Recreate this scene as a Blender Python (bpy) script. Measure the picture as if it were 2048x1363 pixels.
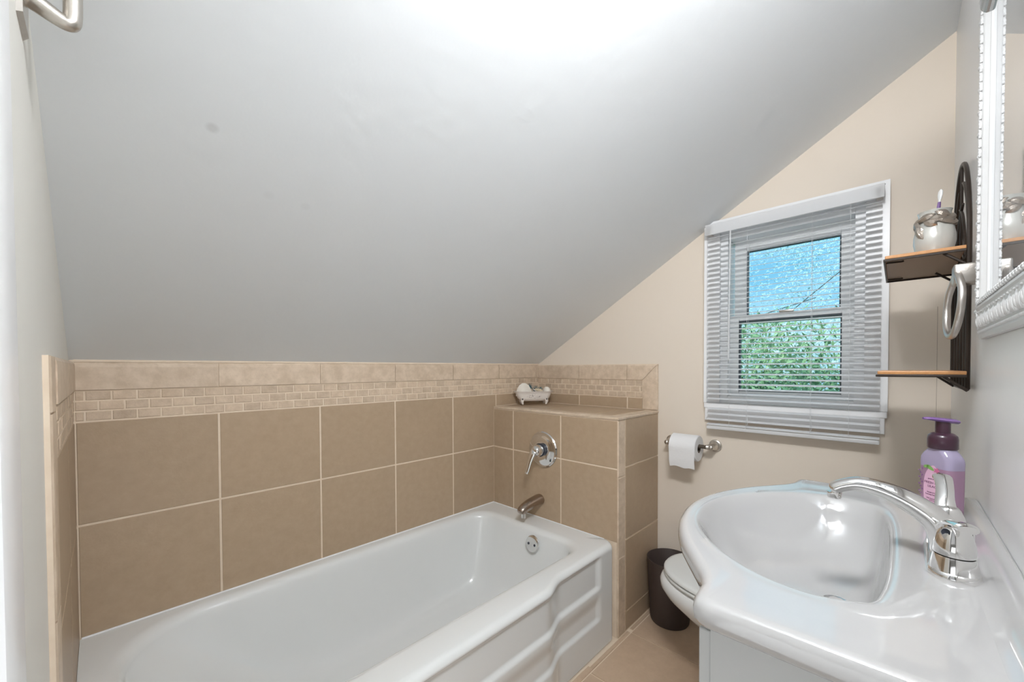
import bpy, bmesh, math, random
from mathutils import Vector, Matrix
random.seed(7)
PI = math.pi
for o in list(bpy.data.objects): bpy.data.objects.remove(o)
scene = bpy.context.scene
COL = scene.collection

# ------------------------------------------------------------------ camera
F, CX, CY = 795.018, 1045.411, 750.534
ya, pi_, ro = math.radians(43.309), math.radians(-1.027), math.radians(-.194)
fw = Vector((math.cos(ya)*math.cos(pi_), math.sin(ya)*math.cos(pi_), math.sin(pi_)))
rt = Vector((math.sin(ya), -math.cos(ya), 0)); up = rt.cross(fw)
r2 = rt*math.cos(ro)+up*math.sin(ro); u2 = r2.cross(fw)
cd = bpy.data.cameras.new('camera'); cam = bpy.data.objects.new('camera', cd); COL.objects.link(cam)
M = Matrix((( r2.x, u2.x, -fw.x), (r2.y, u2.y, -fw.y), (r2.z, u2.z, -fw.z))).to_4x4()
M.translation = Vector((.051, -1.61, 1.135)); cam.matrix_world = M
cd.sensor_width = 36; cd.lens = F*36/2048; cd.shift_x = -(CX-1024)/2048; cd.shift_y = (CY-681.5)/2048
cd.clip_start = .01; cd.clip_end = 200
scene.camera = cam

# ------------------------------------------------------------------ world, sun, added fill lights, exposure
w = bpy.data.worlds.new('sky'); scene.world = w; w.use_nodes = True
nt = w.node_tree; nt.nodes.clear()
out = nt.nodes.new('ShaderNodeOutputWorld'); bg = nt.nodes.new('ShaderNodeBackground')
tc = nt.nodes.new('ShaderNodeTexCoord'); mp = nt.nodes.new('ShaderNodeMapping'); mp.inputs['Scale'].default_value = (1, 1, 3)
nz = nt.nodes.new('ShaderNodeTexNoise'); nz.inputs['Scale'].default_value = 3; nz.inputs['Detail'].default_value = 6
cr = nt.nodes.new('ShaderNodeValToRGB')
cr.color_ramp.elements[0].position = .40; cr.color_ramp.elements[0].color = (.33, .66, .88, 1)
cr.color_ramp.elements[1].position = .68; cr.color_ramp.elements[1].color = (.72, .90, 1, 1)
nt.links.new(tc.outputs['Generated'], mp.inputs[0]); nt.links.new(mp.outputs[0], nz.inputs[0])
nt.links.new(nz.outputs[0], cr.inputs[0]); nt.links.new(cr.outputs[0], bg.inputs[0]); nt.links.new(bg.outputs[0], out.inputs[0])
SKY = .85
bg.inputs[1].default_value = SKY
sd = bpy.data.lights.new('sun', 'SUN'); sun = bpy.data.objects.new('sun', sd); COL.objects.link(sun)
sd.energy = 3.0; sd.angle = .01; sd.color = (1, .95, .86)
sun.rotation_euler = Vector((.35, -.55, -.75)).to_track_quat('-Z', 'Y').to_euler()
LOW_W, DOOR_W, HIGH_W, BULB = 1.9, .4, 14.5, 2.4
def area(name, loc, d, sx, sy, en, col=(.93, .96, 1)):
    q = bpy.data.lights.new(name, 'AREA'); q.shape = 'RECTANGLE'; q.size = sx; q.size_y = sy; q.energy = en; q.color = col
    o = bpy.data.objects.new(name, q); COL.objects.link(o); o.location = loc; o.rotation_euler = Vector(d).to_track_quat('-Z', 'Y').to_euler(); return o
area('doorway_fill', (-.02, -1.44, 1.45), (1, .75, -.05), .5, .9, DOOR_W)  # added fill set in the door opening to brighten the room, no fixture there
area('low_doorway_fill', (-.02, -1.44, .52), (1, .75, .35), .5, .8, LOW_W)  # second added fill, tilted up to lift the low end of the ceiling
area('high_fill', (.34, -1.60, 1.97), (.9, .55, -.72), .36, .14, HIGH_W, (.97, .98, 1))  # added fill in place of a bounced flash, not a fixture of the room
vs = scene.view_settings
vs.view_transform = 'Standard'; vs.look = 'None'; vs.gamma = 1; vs.exposure = .36; vs.use_curve_mapping = False

# ------------------------------------------------------------------ materials
def mat(name, col, rough=.5, metal=0, var=0, nscale=8, col2=None, bump=0, bscale=60, spec=.5, coat=0, trans=0, alpha=1, ior=1.45, emit=None, es=0, rand=0, detail=4, stretch=None, subs=0):
    m = bpy.data.materials.new(name); m.use_nodes = True
    n = m.node_tree; b = n.nodes['Principled BSDF']; L = n.links.new
    b.inputs['Base Color'].default_value = (*col, 1); b.inputs['Roughness'].default_value = rough
    b.inputs['Metallic'].default_value = metal; b.inputs['Specular IOR Level'].default_value = spec
    b.inputs['Coat Weight'].default_value = coat; b.inputs['Coat Roughness'].default_value = .05
    b.inputs['Transmission Weight'].default_value = trans; b.inputs['IOR'].default_value = ior; b.inputs['Alpha'].default_value = alpha
    if emit: b.inputs['Emission Color'].default_value = (*emit, 1); b.inputs['Emission Strength'].default_value = es
    t = n.nodes.new('ShaderNodeTexCoord'); src = t.outputs['Object']
    if stretch:
        q = n.nodes.new('ShaderNodeMapping'); q.inputs['Scale'].default_value = stretch; L(src, q.inputs[0]); src = q.outputs[0]
    if rand:
        oi = n.nodes.new('ShaderNodeObjectInfo'); ad_ = n.nodes.new('ShaderNodeVectorMath'); ad_.operation = 'ADD'
        ml = n.nodes.new('ShaderNodeMath'); ml.operation = 'MULTIPLY'; ml.inputs[1].default_value = 37
        L(oi.outputs['Random'], ml.inputs[0]); cb = n.nodes.new('ShaderNodeCombineXYZ')
        for k in range(3): L(ml.outputs[0], cb.inputs[k])
        L(src, ad_.inputs[0]); L(cb.outputs[0], ad_.inputs[1]); src = ad_.outputs[0]
    c = None
    if col2:
        z = n.nodes.new('ShaderNodeTexNoise'); z.inputs['Scale'].default_value = nscale; z.inputs['Detail'].default_value = detail
        z.inputs['Roughness'].default_value = .65
        r = n.nodes.new('ShaderNodeValToRGB'); r.color_ramp.elements[0].position = .5-var; r.color_ramp.elements[1].position = .5+var
        r.color_ramp.elements[0].color = (*col, 1); r.color_ramp.elements[1].color = (*col2, 1)
        L(src, z.inputs[0]); L(z.outputs[0], r.inputs[0]); c = r.outputs[0]
        if rand:
            hs = n.nodes.new('ShaderNodeHueSaturation'); mr = n.nodes.new('ShaderNodeMapRange')
            mr.inputs['To Min'].default_value = 1-rand; mr.inputs['To Max'].default_value = 1+rand
            L(oi.outputs['Random'], mr.inputs[0]); L(mr.outputs[0], hs.inputs['Value']); L(c, hs.inputs['Color']); c = hs.outputs[0]
        L(c, b.inputs['Base Color'])
    if bump:
        z = n.nodes.new('ShaderNodeTexNoise'); z.inputs['Scale'].default_value = bscale; z.inputs['Detail'].default_value = 3
        bp = n.nodes.new('ShaderNodeBump'); bp.inputs['Strength'].default_value = bump; bp.inputs['Distance'].default_value = .002
        L(src, z.inputs[0]); L(z.outputs[0], bp.inputs['Height']); L(bp.outputs[0], b.inputs['Normal'])
    return m
TILE = mat('brown_tile', (.42, .312, .208), .38, var=.22, nscale=38, col2=(.465, .35, .238), rand=.04, bump=.15, bscale=150, detail=9)
TRIMT = mat('travertine_trim', (.56, .44, .32), .42, var=.12, nscale=26, col2=(.69, .56, .43), rand=.05, bump=.2, bscale=120, detail=9)
MOS = mat('mosaic_stone', (.52, .40, .285), .5, var=.18, nscale=30, col2=(.68, .545, .41), rand=.09, bump=.4, bscale=200, detail=6)
GROUT = mat('grout', (.74, .61, .47), .8, var=.2, nscale=20, col2=(.80, .68, .54))
FLOORT = mat('floor_tile_stone', (.52, .38, .265), .4, var=.22, nscale=30, col2=(.59, .44, .31), rand=.05, bump=.15, bscale=120)
SLOPE = mat('ceiling_paint', (.84, .88, .905), .65, var=.3, nscale=2.2, col2=(.86, .89, .91), bump=.35, bscale=28, stretch=(1, 1, 1))
BEIGE = mat('beige_wall_paint', (.765, .68, .575), .55, var=.3, nscale=3, col2=(.785, .70, .60), bump=.15, bscale=60)
WGREY = mat('pale_grey_wall_paint', (.91, .91, .90), .33, var=.3, nscale=3, col2=(.93, .925, .92), bump=.12, bscale=40)
LEFTP = mat('left_wall_paint', (.79, .78, .73), .55, var=.3, nscale=3, col2=(.82, .81, .76), bump=.2, bscale=40)
WHITEP = mat('white_trim_paint', (.88, .885, .89), .3)
ENAMEL = mat('tub_enamel', (.78, .80, .79), .16, coat=.4, var=.3, nscale=3, col2=(.80, .81, .80))
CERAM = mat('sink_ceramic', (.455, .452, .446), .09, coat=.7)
TOILW = mat('toilet_china', (.74, .75, .74), .1, coat=.5)
SEATW = mat('toilet_seat_plastic', (.68, .69, .67), .25)
CABW = mat('cabinet_paint', (.50, .51, .50), .4)
CHROME = mat('chrome', (.80, .79, .78), .07, metal=1)
NICKEL = mat('brushed_nickel', (.60, .565, .52), .30, metal=1, bump=.1, bscale=300)
BRNICK = mat('dull_bronze_nickel', (.42, .35, .30), .25, metal=1)
SILV = mat('satin_silver', (.62, .58, .54), .33, metal=1)
DARKM = mat('dark_bronze_metal', (.030, .020, .014), .4, metal=.3)
SHELFW = mat('shelf_wood', (.48, .22, .08), .35, var=.3, nscale=5, col2=(.58, .30, .12), stretch=(2, 30, 30))
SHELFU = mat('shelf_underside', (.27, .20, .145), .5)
BLACK = mat('black_gap', (.02, .02, .02), .6)
SLATM = mat('blind_slat_white', (.93, .93, .93), .35)
VINYL = mat('window_vinyl', (.95, .96, .97), .3)
GASK = mat('window_gasket', (.10, .12, .14), .5)
PAPER = mat('toilet_paper', (.80, .80, .80), .9, bump=.4, bscale=90)
CARD = mat('cardboard', (.10, .08, .06), .9)
CAN = mat('brown_plastic', (.060, .043, .038), .45)
MIRR = mat('mirror_silver', (.80, .83, .86), .015, metal=.75)
FRAMEW = mat('mirror_frame_white', (.80, .80, .80), .35, bump=.5, bscale=260)
FRAMES = mat('mirror_frame_smooth', (.70, .70, .695), .35)
POTW = mat('jar_glaze', (.64, .64, .60), .22, metal=.25, coat=.3)
POTS = mat('jar_silver', (.50, .44, .38), .3, metal=.9, bump=.8, bscale=180)
MINI = mat('chippy_white_enamel', (.78, .73, .68), .4, var=.08, nscale=60, col2=(.80, .75, .70))
CHIP = mat('dark_relief_paint', (.10, .08, .075), .6)
SHELLM = mat('seashell', (.74, .69, .61), .55, var=.2, nscale=25, col2=(.84, .80, .73), bump=.3)
SHELLT = mat('tan_seashell', (.52, .42, .27), .55, var=.2, nscale=30, col2=(.72, .64, .50), bump=.3)
TEAL = mat('teal_bristle', (.02, .11, .14), .6)
PURPLE = mat('purple_plastic', (.20, .11, .30), .25, coat=.3)
PLUM = mat('dark_plum_plastic', (.045, .015, .030), .3, coat=.3)
LIQ = mat('lilac_soap', (.50, .30, .44), .12, trans=.35, coat=.5)
BOTG = mat('lilac_clear_plastic', (.50, .44, .62), .12, trans=.35, coat=.5)
LABEL = mat('label_pink', (.68, .42, .56), .5)
INK = mat('label_ink', (.12, .04, .10), .6)
LGREEN = mat('label_green', (.20, .38, .10), .6)
FPINK = mat('label_flower', (.60, .16, .30), .6)
FDARK = mat('label_sprig', (.22, .10, .24), .6)
BRW = mat('brush_white', (.88, .88, .87), .35)
BLUEC = mat('handle_insert', (.03, .035, .05), .3)
BARM = mat('light_bar_metal', (.55, .56, .56), .22, metal=.8)
BULBM = mat('lamp_globe', (1, 1, 1), .3, emit=(1, .96, .90), es=BULB)
BARK = mat('tree_bark', (.16, .13, .10), .9, bump=.6, bscale=30)
LEAF = mat('leaf_green', (.06, .19, .10), .55, var=.2, nscale=2.5, col2=(.42, .60, .32))
LEAF2 = mat('leaf_hazy_pale', (.52, .70, .74), .6, var=.25, nscale=1.2, col2=(.86, .93, .94))  # distance haze mixed into the leaf colour, close to the sky tone
GRASS = mat('lawn', (.10, .20, .07), .9, var=.2, nscale=4, col2=(.16, .28, .10))
def glass(name, tint):
    m = bpy.data.materials.new(name); m.use_nodes = True; n = m.node_tree; n.nodes.clear()
    o = n.nodes.new('ShaderNodeOutputMaterial'); t = n.nodes.new('ShaderNodeBsdfTransparent'); g = n.nodes.new('ShaderNodeBsdfGlossy')
    fr = n.nodes.new('ShaderNodeFresnel'); mx = n.nodes.new('ShaderNodeMixShader')
    t.inputs[0].default_value = (*tint, 1); g.inputs['Roughness'].default_value = .02; fr.inputs[0].default_value = 1.3
    n.links.new(fr.outputs[0], mx.inputs[0]); n.links.new(t.outputs[0], mx.inputs[1]); n.links.new(g.outputs[0], mx.inputs[2]); n.links.new(mx.outputs[0], o.inputs[0])
    return m
GLU = glass('pane_glass_upper', (.80, .95, 1)); GLL = glass('pane_glass_lower', (.90, .98, .97))
nn = SLATM.node_tree; bs_ = nn.nodes['Principled BSDF']; tr_ = nn.nodes.new('ShaderNodeBsdfTranslucent'); tr_.inputs[0].default_value = (.93, .95, .97, 1)
mxs = nn.nodes.new('ShaderNodeMixShader'); mxs.inputs[0].default_value = .5; oo = nn.nodes['Material Output']
nn.links.new(bs_.outputs[0], mxs.inputs[1]); nn.links.new(tr_.outputs[0], mxs.inputs[2]); nn.links.new(mxs.outputs[0], oo.inputs[0])
# ceiling: faint round stains painted over in the plaster
n = SLOPE.node_tree; b = n.nodes['Principled BSDF']; geo = n.nodes.new('ShaderNodeNewGeometry')
prev = b.inputs['Base Color'].links[0].from_socket
for sx, sy, sz, rr, st in ((.197, -.698, 1.574, .011, .22), (.385, -.597, 1.515, .012, .07), (.31, -.60, 1.517, .012, .05)):
    d = n.nodes.new('ShaderNodeVectorMath'); d.operation = 'DISTANCE'; d.inputs[1].default_value = (sx, sy, sz)
    n.links.new(geo.outputs['Position'], d.inputs[0])
    mr = n.nodes.new('ShaderNodeMapRange'); mr.inputs['From Min'].default_value = rr*.5; mr.inputs['From Max'].default_value = rr*1.1
    mr.inputs['To Min'].default_value = st; mr.inputs['To Max'].default_value = 0; n.links.new(d.outputs['Value'], mr.inputs[0])
    mx = n.nodes.new('ShaderNodeMixRGB'); mx.inputs[2].default_value = (.33, .33, .33, 1)
    n.links.new(mr.outputs[0], mx.inputs[0]); n.links.new(prev, mx.inputs[1]); prev = mx.outputs[0]
n.links.new(prev, b.inputs['Base Color'])

# ------------------------------------------------------------------ helpers
class MB:
    """collects shapes in world coordinates into one mesh"""
    def __init__(s): s.v = []; s.f = []; s.mi = []
    def add(s, vs, fs, m=0):
        k = len(s.v); s.v += [Vector(v) for v in vs]; s.f += [tuple(i+k for i in f) for f in fs]; s.mi += [m]*len(fs); return s
    def box(s, x0, x1, y0, y1, z0, z1, m=0):
        x0, x1 = sorted((x0, x1)); y0, y1 = sorted((y0, y1)); z0, z1 = sorted((z0, z1))
        return s.add([(x, y, z) for z in (z0, z1) for y in (y0, y1) for x in (x0, x1)],
                     [(0, 2, 3, 1), (4, 5, 7, 6), (0, 1, 5, 4), (2, 6, 7, 3), (0, 4, 6, 2), (1, 3, 7, 5)], m)
    def loft(s, rings, close=True, cap0=True, cap1=True, m=0):
        n = len(rings[0]); vs = [p for r in rings for p in r]; fs = []
        for i in range(len(rings)-1):
            for j in range(n if close else n-1):
                a = i*n+j; b_ = i*n+(j+1) % n; fs.append((a, b_, b_+n, a+n))
        if cap0: fs.append(tuple(range(n))[::-1])
        if cap1: fs.append(tuple(range((len(rings)-1)*n, len(rings)*n)))
        return s.add(vs, fs, m)
    def tube(s, pts, r, n=12, m=0, cap=True, flat=1.0, closed=False, upv=None):
        pts = [Vector(p) for p in pts]; k = len(pts); R = r if isinstance(r, (list, tuple)) else [r]*k
        rings = []; pu = None
        for i in range(k):
            if closed: t = pts[(i+1) % k]-pts[i-1]
            else: t = pts[min(i+1, k-1)]-pts[max(i-1, 0)]
            t.normalize()
            if upv is not None: u = Vector(upv)
            elif pu is None: u = Vector((0, 0, 1)) if abs(t.z) < .9 else Vector((1, 0, 0))
            else: u = pu
            u = (u-t*u.dot(t)).normalized(); pu = u; v = t.cross(u)
            rings.append([pts[i]+(u*math.cos(a)*flat+v*math.sin(a))*R[i] for a in [2*PI*j/n for j in range(n)]])
        if closed: rings.append(rings[0]); return s.loft(rings, True, False, False, m)
        return s.loft(rings, True, cap, cap, m)
    def lathe(s, prof, c, axis=(0, 0, 1), n=32, m=0, sx=1, sy=1, ref=None):
        """prof: (radius, height) along axis from c"""
        a = Vector(axis).normalized(); r = Vector(ref) if ref else (Vector((1, 0, 0)) if abs(a.x) < .9 else Vector((0, 1, 0)))
        u = (r-a*r.dot(a)).normalized(); v = a.cross(u); c = Vector(c)
        rings = [[c+a*h+(u*math.cos(2*PI*j/n)*sx+v*math.sin(2*PI*j/n)*sy)*max(q, 1e-5) for j in range(n)] for q, h in prof]
        return s.loft(rings, True, True, True, m)
    def ball(s, c, r, n=16, k=10, m=0, sc=(1, 1, 1)):
        rings = [[(c[0]+sc[0]*r*math.sin(PI*i/k)*math.cos(2*PI*j/n), c[1]+sc[1]*r*math.sin(PI*i/k)*math.sin(2*PI*j/n), c[2]-sc[2]*r*math.cos(PI*i/k)) for j in range(n)] for i in range(1, k)]
        return s.loft(rings, True, True, True, m)
    def build(s, name, mats, parent=None, smooth=True, bevel=0, seg=2, angle=40, loc=None):
        if not isinstance(mats, (list, tuple)): mats = [mats]
        off = Vector(loc) if loc is not None else (parent['_o'] if parent is not None and '_o' in parent else Vector((0, 0, 0)))
        off = Vector(off)
        me = bpy.data.meshes.new(name); me.from_pydata([tuple(v-off) for v in s.v], [], s.f)
        for m in mats: me.materials.append(m)
        for p, mi in zip(me.polygons, s.mi): p.material_index = mi
        bm = bmesh.new(); bm.from_mesh(me)
        bmesh.ops.remove_doubles(bm, verts=bm.verts, dist=1e-6)
        bmesh.ops.recalc_face_normals(bm, faces=bm.faces)
        if bevel:
            ed = [e for e in bm.edges if len(e.link_faces) == 2 and e.calc_face_angle(0) > math.radians(30)]
            bmesh.ops.bevel(bm, geom=ed, offset=bevel, segments=seg, profile=.5, affect='EDGES', clamp_overlap=True)
        for f in bm.faces: f.smooth = smooth
        for e in bm.edges:
            if len(e.link_faces) == 2 and e.calc_face_angle(0) > math.radians(angle): e.smooth = False
        bm.to_mesh(me); bm.free(); me.update()
        o = bpy.data.objects.new(name, me); COL.objects.link(o)
        if parent is not None:
            o.parent = parent
            if loc is not None and '_o' in parent: o.location = off-Vector(parent['_o'])
            elif loc is not None: o.location = off
        else: o.location = off
        return o
def thing(name, label, cat, loc, group=None):
    o = bpy.data.objects.new(name, None); COL.objects.link(o); o.empty_display_size = .05
    o.location = loc; o['label'] = label; o['category'] = cat; o['_o'] = Vector(loc)
    if group: o['group'] = group
    return o
def tag(o, label, cat, group=None):
    o['label'] = label; o['category'] = cat
    if group: o['group'] = group
    return o
def struct(o, label=None, cat=None):
    o['kind'] = 'structure'
    if label: o['label'] = label
    if cat: o['category'] = cat
    return o
cache = {}
def tile(parent, name, org, u, v, w_, h_, mat_, t=.006, be=.0012, pts=None):
    """a bevelled tile: back face on org plane, spreads w_ along u and h_ along v; thickness t along u x v"""
    u = Vector(u); v = Vector(v); nn = u.cross(v)
    key = (round(w_, 4), round(h_, 4), t, be, mat_.name) if pts is None else None
    if key and key in cache: me = cache[key]
    else:
        P = pts or [(0, 0), (w_, 0), (w_, h_), (0, h_)]
        cx_ = sum(p[0] for p in P)/len(P); cy_ = sum(p[1] for p in P)/len(P)
        def ins(p, d): return (p[0]+(d if p[0] < cx_ else -d), p[1]+(d if p[1] < cy_ else -d))
        k = len(P); vs = [(*p, 0) for p in P]+[(*p, t-be) for p in P]+[(*ins(p, be), t) for p in P]
        fs = [tuple(range(k))[::-1], tuple(range(2*k, 3*k))]
        for a in (0, k): fs += [(a+i, a+(i+1) % k, a+k+(i+1) % k, a+k+i) for i in range(k)]
        me = bpy.data.meshes.new(name); me.from_pydata(vs, [], fs); me.materials.append(mat_)
        if key: cache[key] = me
    o = bpy.data.objects.new(name, me); COL.objects.link(o); o.parent = parent
    m = Matrix((u, v, nn)).transposed().to_4x4(); m.translation = Vector(org); o.matrix_local = m
    return o
def smooth(t): t = min(1, max(0, t)); return t*t*(3-2*t)
def cat_rom(P, n=8):
    P = [Vector(p) for p in P]; Q = [P[0]*2-P[1]]+P+[P[-1]*2-P[-2]]; out = []
    for i in range(1, len(Q)-2):
        for k in range(n):
            t = k/n; a, b_, c, d = Q[i-1:i+3]
            out.append(.5*((2*b_)+(c-a)*t+(2*a-5*b_+4*c-d)*t*t+(3*b_-3*c+d-a)*t**3))
    out.append(P[-1]); return out

# ------------------------------------------------------------------ shell
L, W = 1.905, 1.735            # window wall, mirror wall
LB, WB = 1.524, .767           # tiled ledge
P_ = .313                      # tile pitch
ZJ, ZM, ZT, ZTOP, ZR = .711, .994, 1.078, .928, .402
KS = (2.186-1.163)/1.735
G = .0030                      # half joint
def slope(y): return 1.163-y*KS
wall_back = struct(MB().box(-.15, L+.12, .0018, .12, 0, 1.2).build('wall_back', GROUT, smooth=False))
fl = struct(MB().box(-1.5, L+.12, -2.6, .12, -.08, -.004).build('floor', GROUT, smooth=False))
# ceiling slope as a slab
cm = MB(); x0, x1 = -.13, L+.02
yy0, yy1 = .06, -1.86
pr = [(yy0, slope(yy0)), (yy1, slope(yy1)), (yy1, slope(yy1)+.12), (yy0, slope(yy0)+.12)]
cm.loft([[(x0, a, b_) for a, b_ in pr], [(x1, a, b_) for a, b_ in pr]])
ceiling = struct(cm.build('ceiling', SLOPE, smooth=False))
# window wall with its opening
HY0, HY1, HZ0, HZ1 = -1.528, -1.045, .985, 1.712
wm = MB().box(L, L+.12, -2.0, HY0, -.004, 2.4).box(L, L+.12, HY1, .12, -.004, 2.4).box(L, L+.12, HY0, HY1, -.004, HZ0).box(L, L+.12, HY0, HY1, HZ1, 2.4)
wall_right = struct(wm.build('wall_right', BEIGE, smooth=False))
MB().box(L-.0005, L+.001, -1.7030, -1.7024, .90, 1.33).build('panel_seam', BRNICK, wall_right, smooth=False)
wall_front = struct(MB().box(-1.4, L+.12, -W-.12, -W, -.004, 2.4).build('wall_front', WGREY, smooth=False))
# left wall: painted, with a doorway near the camera
lm = MB().box(-.13, -.008, -1.17, .12, -.004, 2.2).box(-.13, -.008, -W, -1.17, 2.02, 2.35)
wall_left = struct(lm.build('wall_left', LEFTP, smooth=False))
cas = MB().box(-.008, .012, -1.238, -1.165, 0, 2.10).box(-.008, .012, -W, -1.165, 2.02, 2.09)
struct(cas.build('trim_1', WHITEP, bevel=.004))
# hall behind the camera
hall = MB().box(-1.4, -1.3, -W, .12, -.004, 2.45).box(-1.4, -.13, .0, .12, -.004, 2.45).box(-1.4, L+.12, -W-.12, .12, 2.40, 2.50)
struct(hall.build('wall_hall', WGREY, smooth=False))

# --- tiles of the back wall
def tile_rows(parent, org, u, v, width, rows, joints, mat_=TILE, t=.006):
    """joints: positions along u; rows: [(v0,v1)]"""
    for v0, v1 in rows:
        e = [0]+[j for j in joints if 0 < j < width]+[width]
        for a, b_ in zip(e[:-1], e[1:]):
            if b_-a < .006: continue
            o_ = Vector(org)+Vector(u)*(a+G)+Vector(v)*(v0+G)
            tile(parent, 'tile', o_, u, v, b_-a-2*G, v1-v0-2*G, mat_, t)
def mosaic(parent, org, u, v, width, z0, z1, off):
    h_ = (z1-z0)/3; p = .0516; g = .0019
    for r in range(3):
        a = off-(p/2 if r == 1 else 0)
        while a > 0: a -= p
        while a < width-.002:
            s0 = max(a, 0); s1 = min(a+p, width)
            if s1-s0 > .008:
                o_ = Vector(org)+Vector(u)*(s0+g)+Vector(v)*(z0+r*h_+g)
                tile(parent, 'mosaic_brick', o_, u, v, s1-s0-2*g, h_-2*g, MOS, .0055+random.choice((0, .0006, .0012)), .0014)
            a += p
X, Y, Z = Vector((1, 0, 0)), Vector((0, 1, 0)), Vector((0, 0, 1))
# back wall faces -Y: u = X, v = Z gives u x v = -Y
jx = [P_*k for k in range(1, 7)]
tile_rows(wall_back, (0, .006, 0), X, Z, LB+.02, [(ZJ-P_+.004, ZJ), (ZJ, ZM)], jx)
tile_rows(wall_back, (LB+.02, .006, 0), X, Z, L-LB-.02, [(ZTOP, ZM)], [.17])
mosaic(wall_back, (0, .006, 0), X, Z, L, ZM, ZT, .019)
def bull_profile(h_, tk):       # cross-section (v, n) of a bullnose strip, round at the top
    return [(0, 0), (0, tk), (h_*.80, tk), (h_*.90, tk*.92), (h_*.97, tk*.62), (h_, tk*.2), (h_, 0)]
def bull(parent, org, u, v, length, h_, tk=.009, name='trim_tile', cutv=None, m=TRIMT):
    u = Vector(u); v = Vector(v); n_ = u.cross(v); org = Vector(org); pr_ = bull_profile(h_, tk)
    b_ = MB().loft([[org+u*.0015+v*a+n_*c for a, c in pr_], [org+u*(length-.0015)+v*a+n_*c for a, c in pr_]])
    return b_.build(name, m, parent, smooth=False)
e = [0]+jx+[L]
e = [a for a in e if a < L-.01]+[L]
for a, b_ in zip(e[:-1], e[1:]): bull(wall_back, (a, .006, ZT+.002), X, Z, b_-a, .078)
# cap strip above the trim up to the slope
MB().box(0, L, .0, .006, ZT+.079, 1.166).build('caulk_strip', GROUT, wall_back, smooth=False)
# --- window wall tiles (faces -X): u = -Y, v = Z gives  (-Y) x Z = -X
grr = MB().box(L-.0065, L+.001, -.765, .004, ZTOP-.02, 1.155).build('grout_bed', GROUT, wall_right, smooth=False)
YI = .690
tile_rows(wall_right, (L-.0025, 0, 0), -Y, Z, YI, [(ZTOP, ZM-.006)], [.307, .605])
mosaic(wall_right, (L-.0025, 0, 0), -Y, Z, YI-.002, ZM-.006, ZT-.004, .03)
for a, b_ in ((0, .307), (.307, .605)): bull(wall_right, (L-.0025, -a, ZT-.002), -Y, Z, b_-a, .078)
# mitred corner pieces
def mitre(parent, A, B, side):
    pass
tk = .009; h_ = .078; pr_ = bull_profile(h_, tk)
def pt(a, c, y_): return (L-.0025-c, y_, ZT-.002+a)
mm = MB().loft([[pt(a, c, -.6065) for a, c in pr_], [pt(a, c, -(YI+a)+.001) for a, c in pr_]])
mm.build('trim_tile', TRIMT, wall_right, smooth=False)
mm = MB().loft([[(L-.0025-c, -(YI+a), ZTOP+.004) for a, c in pr_], [(L-.0025-c, -(YI+a), ZT-.003+a) for a, c in pr_]])
mm.build('trim_tile', TRIMT, wall_right, smooth=False)
# --- left wall tiles (faces +X): u = Y, v = Z, u x v = X
YL = .628
MB().box(-.009, -.0018, -.70, .004, .0, 1.157).build('grout_bed', GROUT, wall_left, smooth=False)
tile_rows(wall_left, (-.006, -YL, 0), Y, Z, YL, [(ZJ-P_+.004, ZJ), (ZJ, ZM), (.085, ZJ-P_)], [YL-.313])
mosaic(wall_left, (-.006, -YL, 0), Y, Z, YL, ZM, ZT, .02)
for a, b_ in ((0, YL-.313), (YL-.313, YL)): bull(wall_left, (-.006, -YL+a, ZT+.002), Y, Z, b_-a, .078)
zc = [0, .13, .443, .756, 1.07, 1.157]
for a, b_ in zip(zc[:-1], zc[1:]):
    bull(wall_left, (-.008, -YL-.0005, a), Z, -Y, b_-a, .07, .009)

# --- tiled ledge (wet wall) at the foot of the tub
ledge = struct(MB().box(LB+.0018, L+.002, -WB+.0028, .006, -.004, ZTOP-.002).build('wall_ledge', GROUT, smooth=False))
# front face (faces -X): u=-Y
tile_rows(ledge, (LB+.006, 0, 0), -Y, Z, WB-.001, [(ZJ-P_+.002, ZJ), (ZJ, ZTOP-.012)], [.152, .464])
# side face (faces -Y): u = X ; corner strip then tiles
XC = 1.585
for a, b_ in ((0, .335), (.335, .676), (.676, ZTOP-.012)):
    tile(ledge, 'corner_trim', (LB+.0005, -WB+.007, a+.001), X, Z, XC-LB-G-.0005, b_-a-.002, TRIMT, .0075, .003)
tile_rows(ledge, (XC, -WB+.006, 0), X, Z, L-XC, [(0, .085), (.085, .398), (.398, ZJ), (ZJ, ZTOP-.012)], [])
# top (faces +Z): u = X, v = Y
tt = LB+.0
tile(ledge, 'cap_tile', (LB-.003, -WB-.003, ZTOP-.009), X, Y, .062, WB-.001, TRIMT, .010, .003)
tile(ledge, 'cap_tile', (LB+.062, -WB-.003, ZTOP-.009), X, Y, L-LB-.065, .060, TRIMT, .010, .003)
for a, b_ in ((0, .307), (.307, .605), (.605, .703)):
    tile(ledge, 'tile', (LB+.064, -b_+G, ZTOP-.006), X, Y, L-LB-.067, b_-a-2*G, TILE, .006)
# --- floor tiles: u = X, v = Y
ys = [-1.735, -1.41, -1.10, -.787]
xs = [-.13, .034, .347, .660, .973, 1.286, 1.599, L]
for j in range(len(ys)-1):
    for i in range(len(xs)-1):
        tile(fl, 'floor_tile', (xs[i]+G, ys[j]+G, -.006), X, Y, xs[i+1]-xs[i]-2*G, ys[j+1]-ys[j]-2*G, FLOORT, .006)
for i in range(len(xs)-1):
    tile(fl, 'floor_tile', (xs[i]+.03, -.787+G, -.006), X, Y, xs[i+1]-xs[i]-2*G, .022, FLOORT, .006) if i < 5 else tile(fl, 'floor_tile', (xs[i]+.02, -.787+G, -.006), X, Y, min(xs[i+1], L)-xs[i]-.024, .014, FLOORT, .006)

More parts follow.
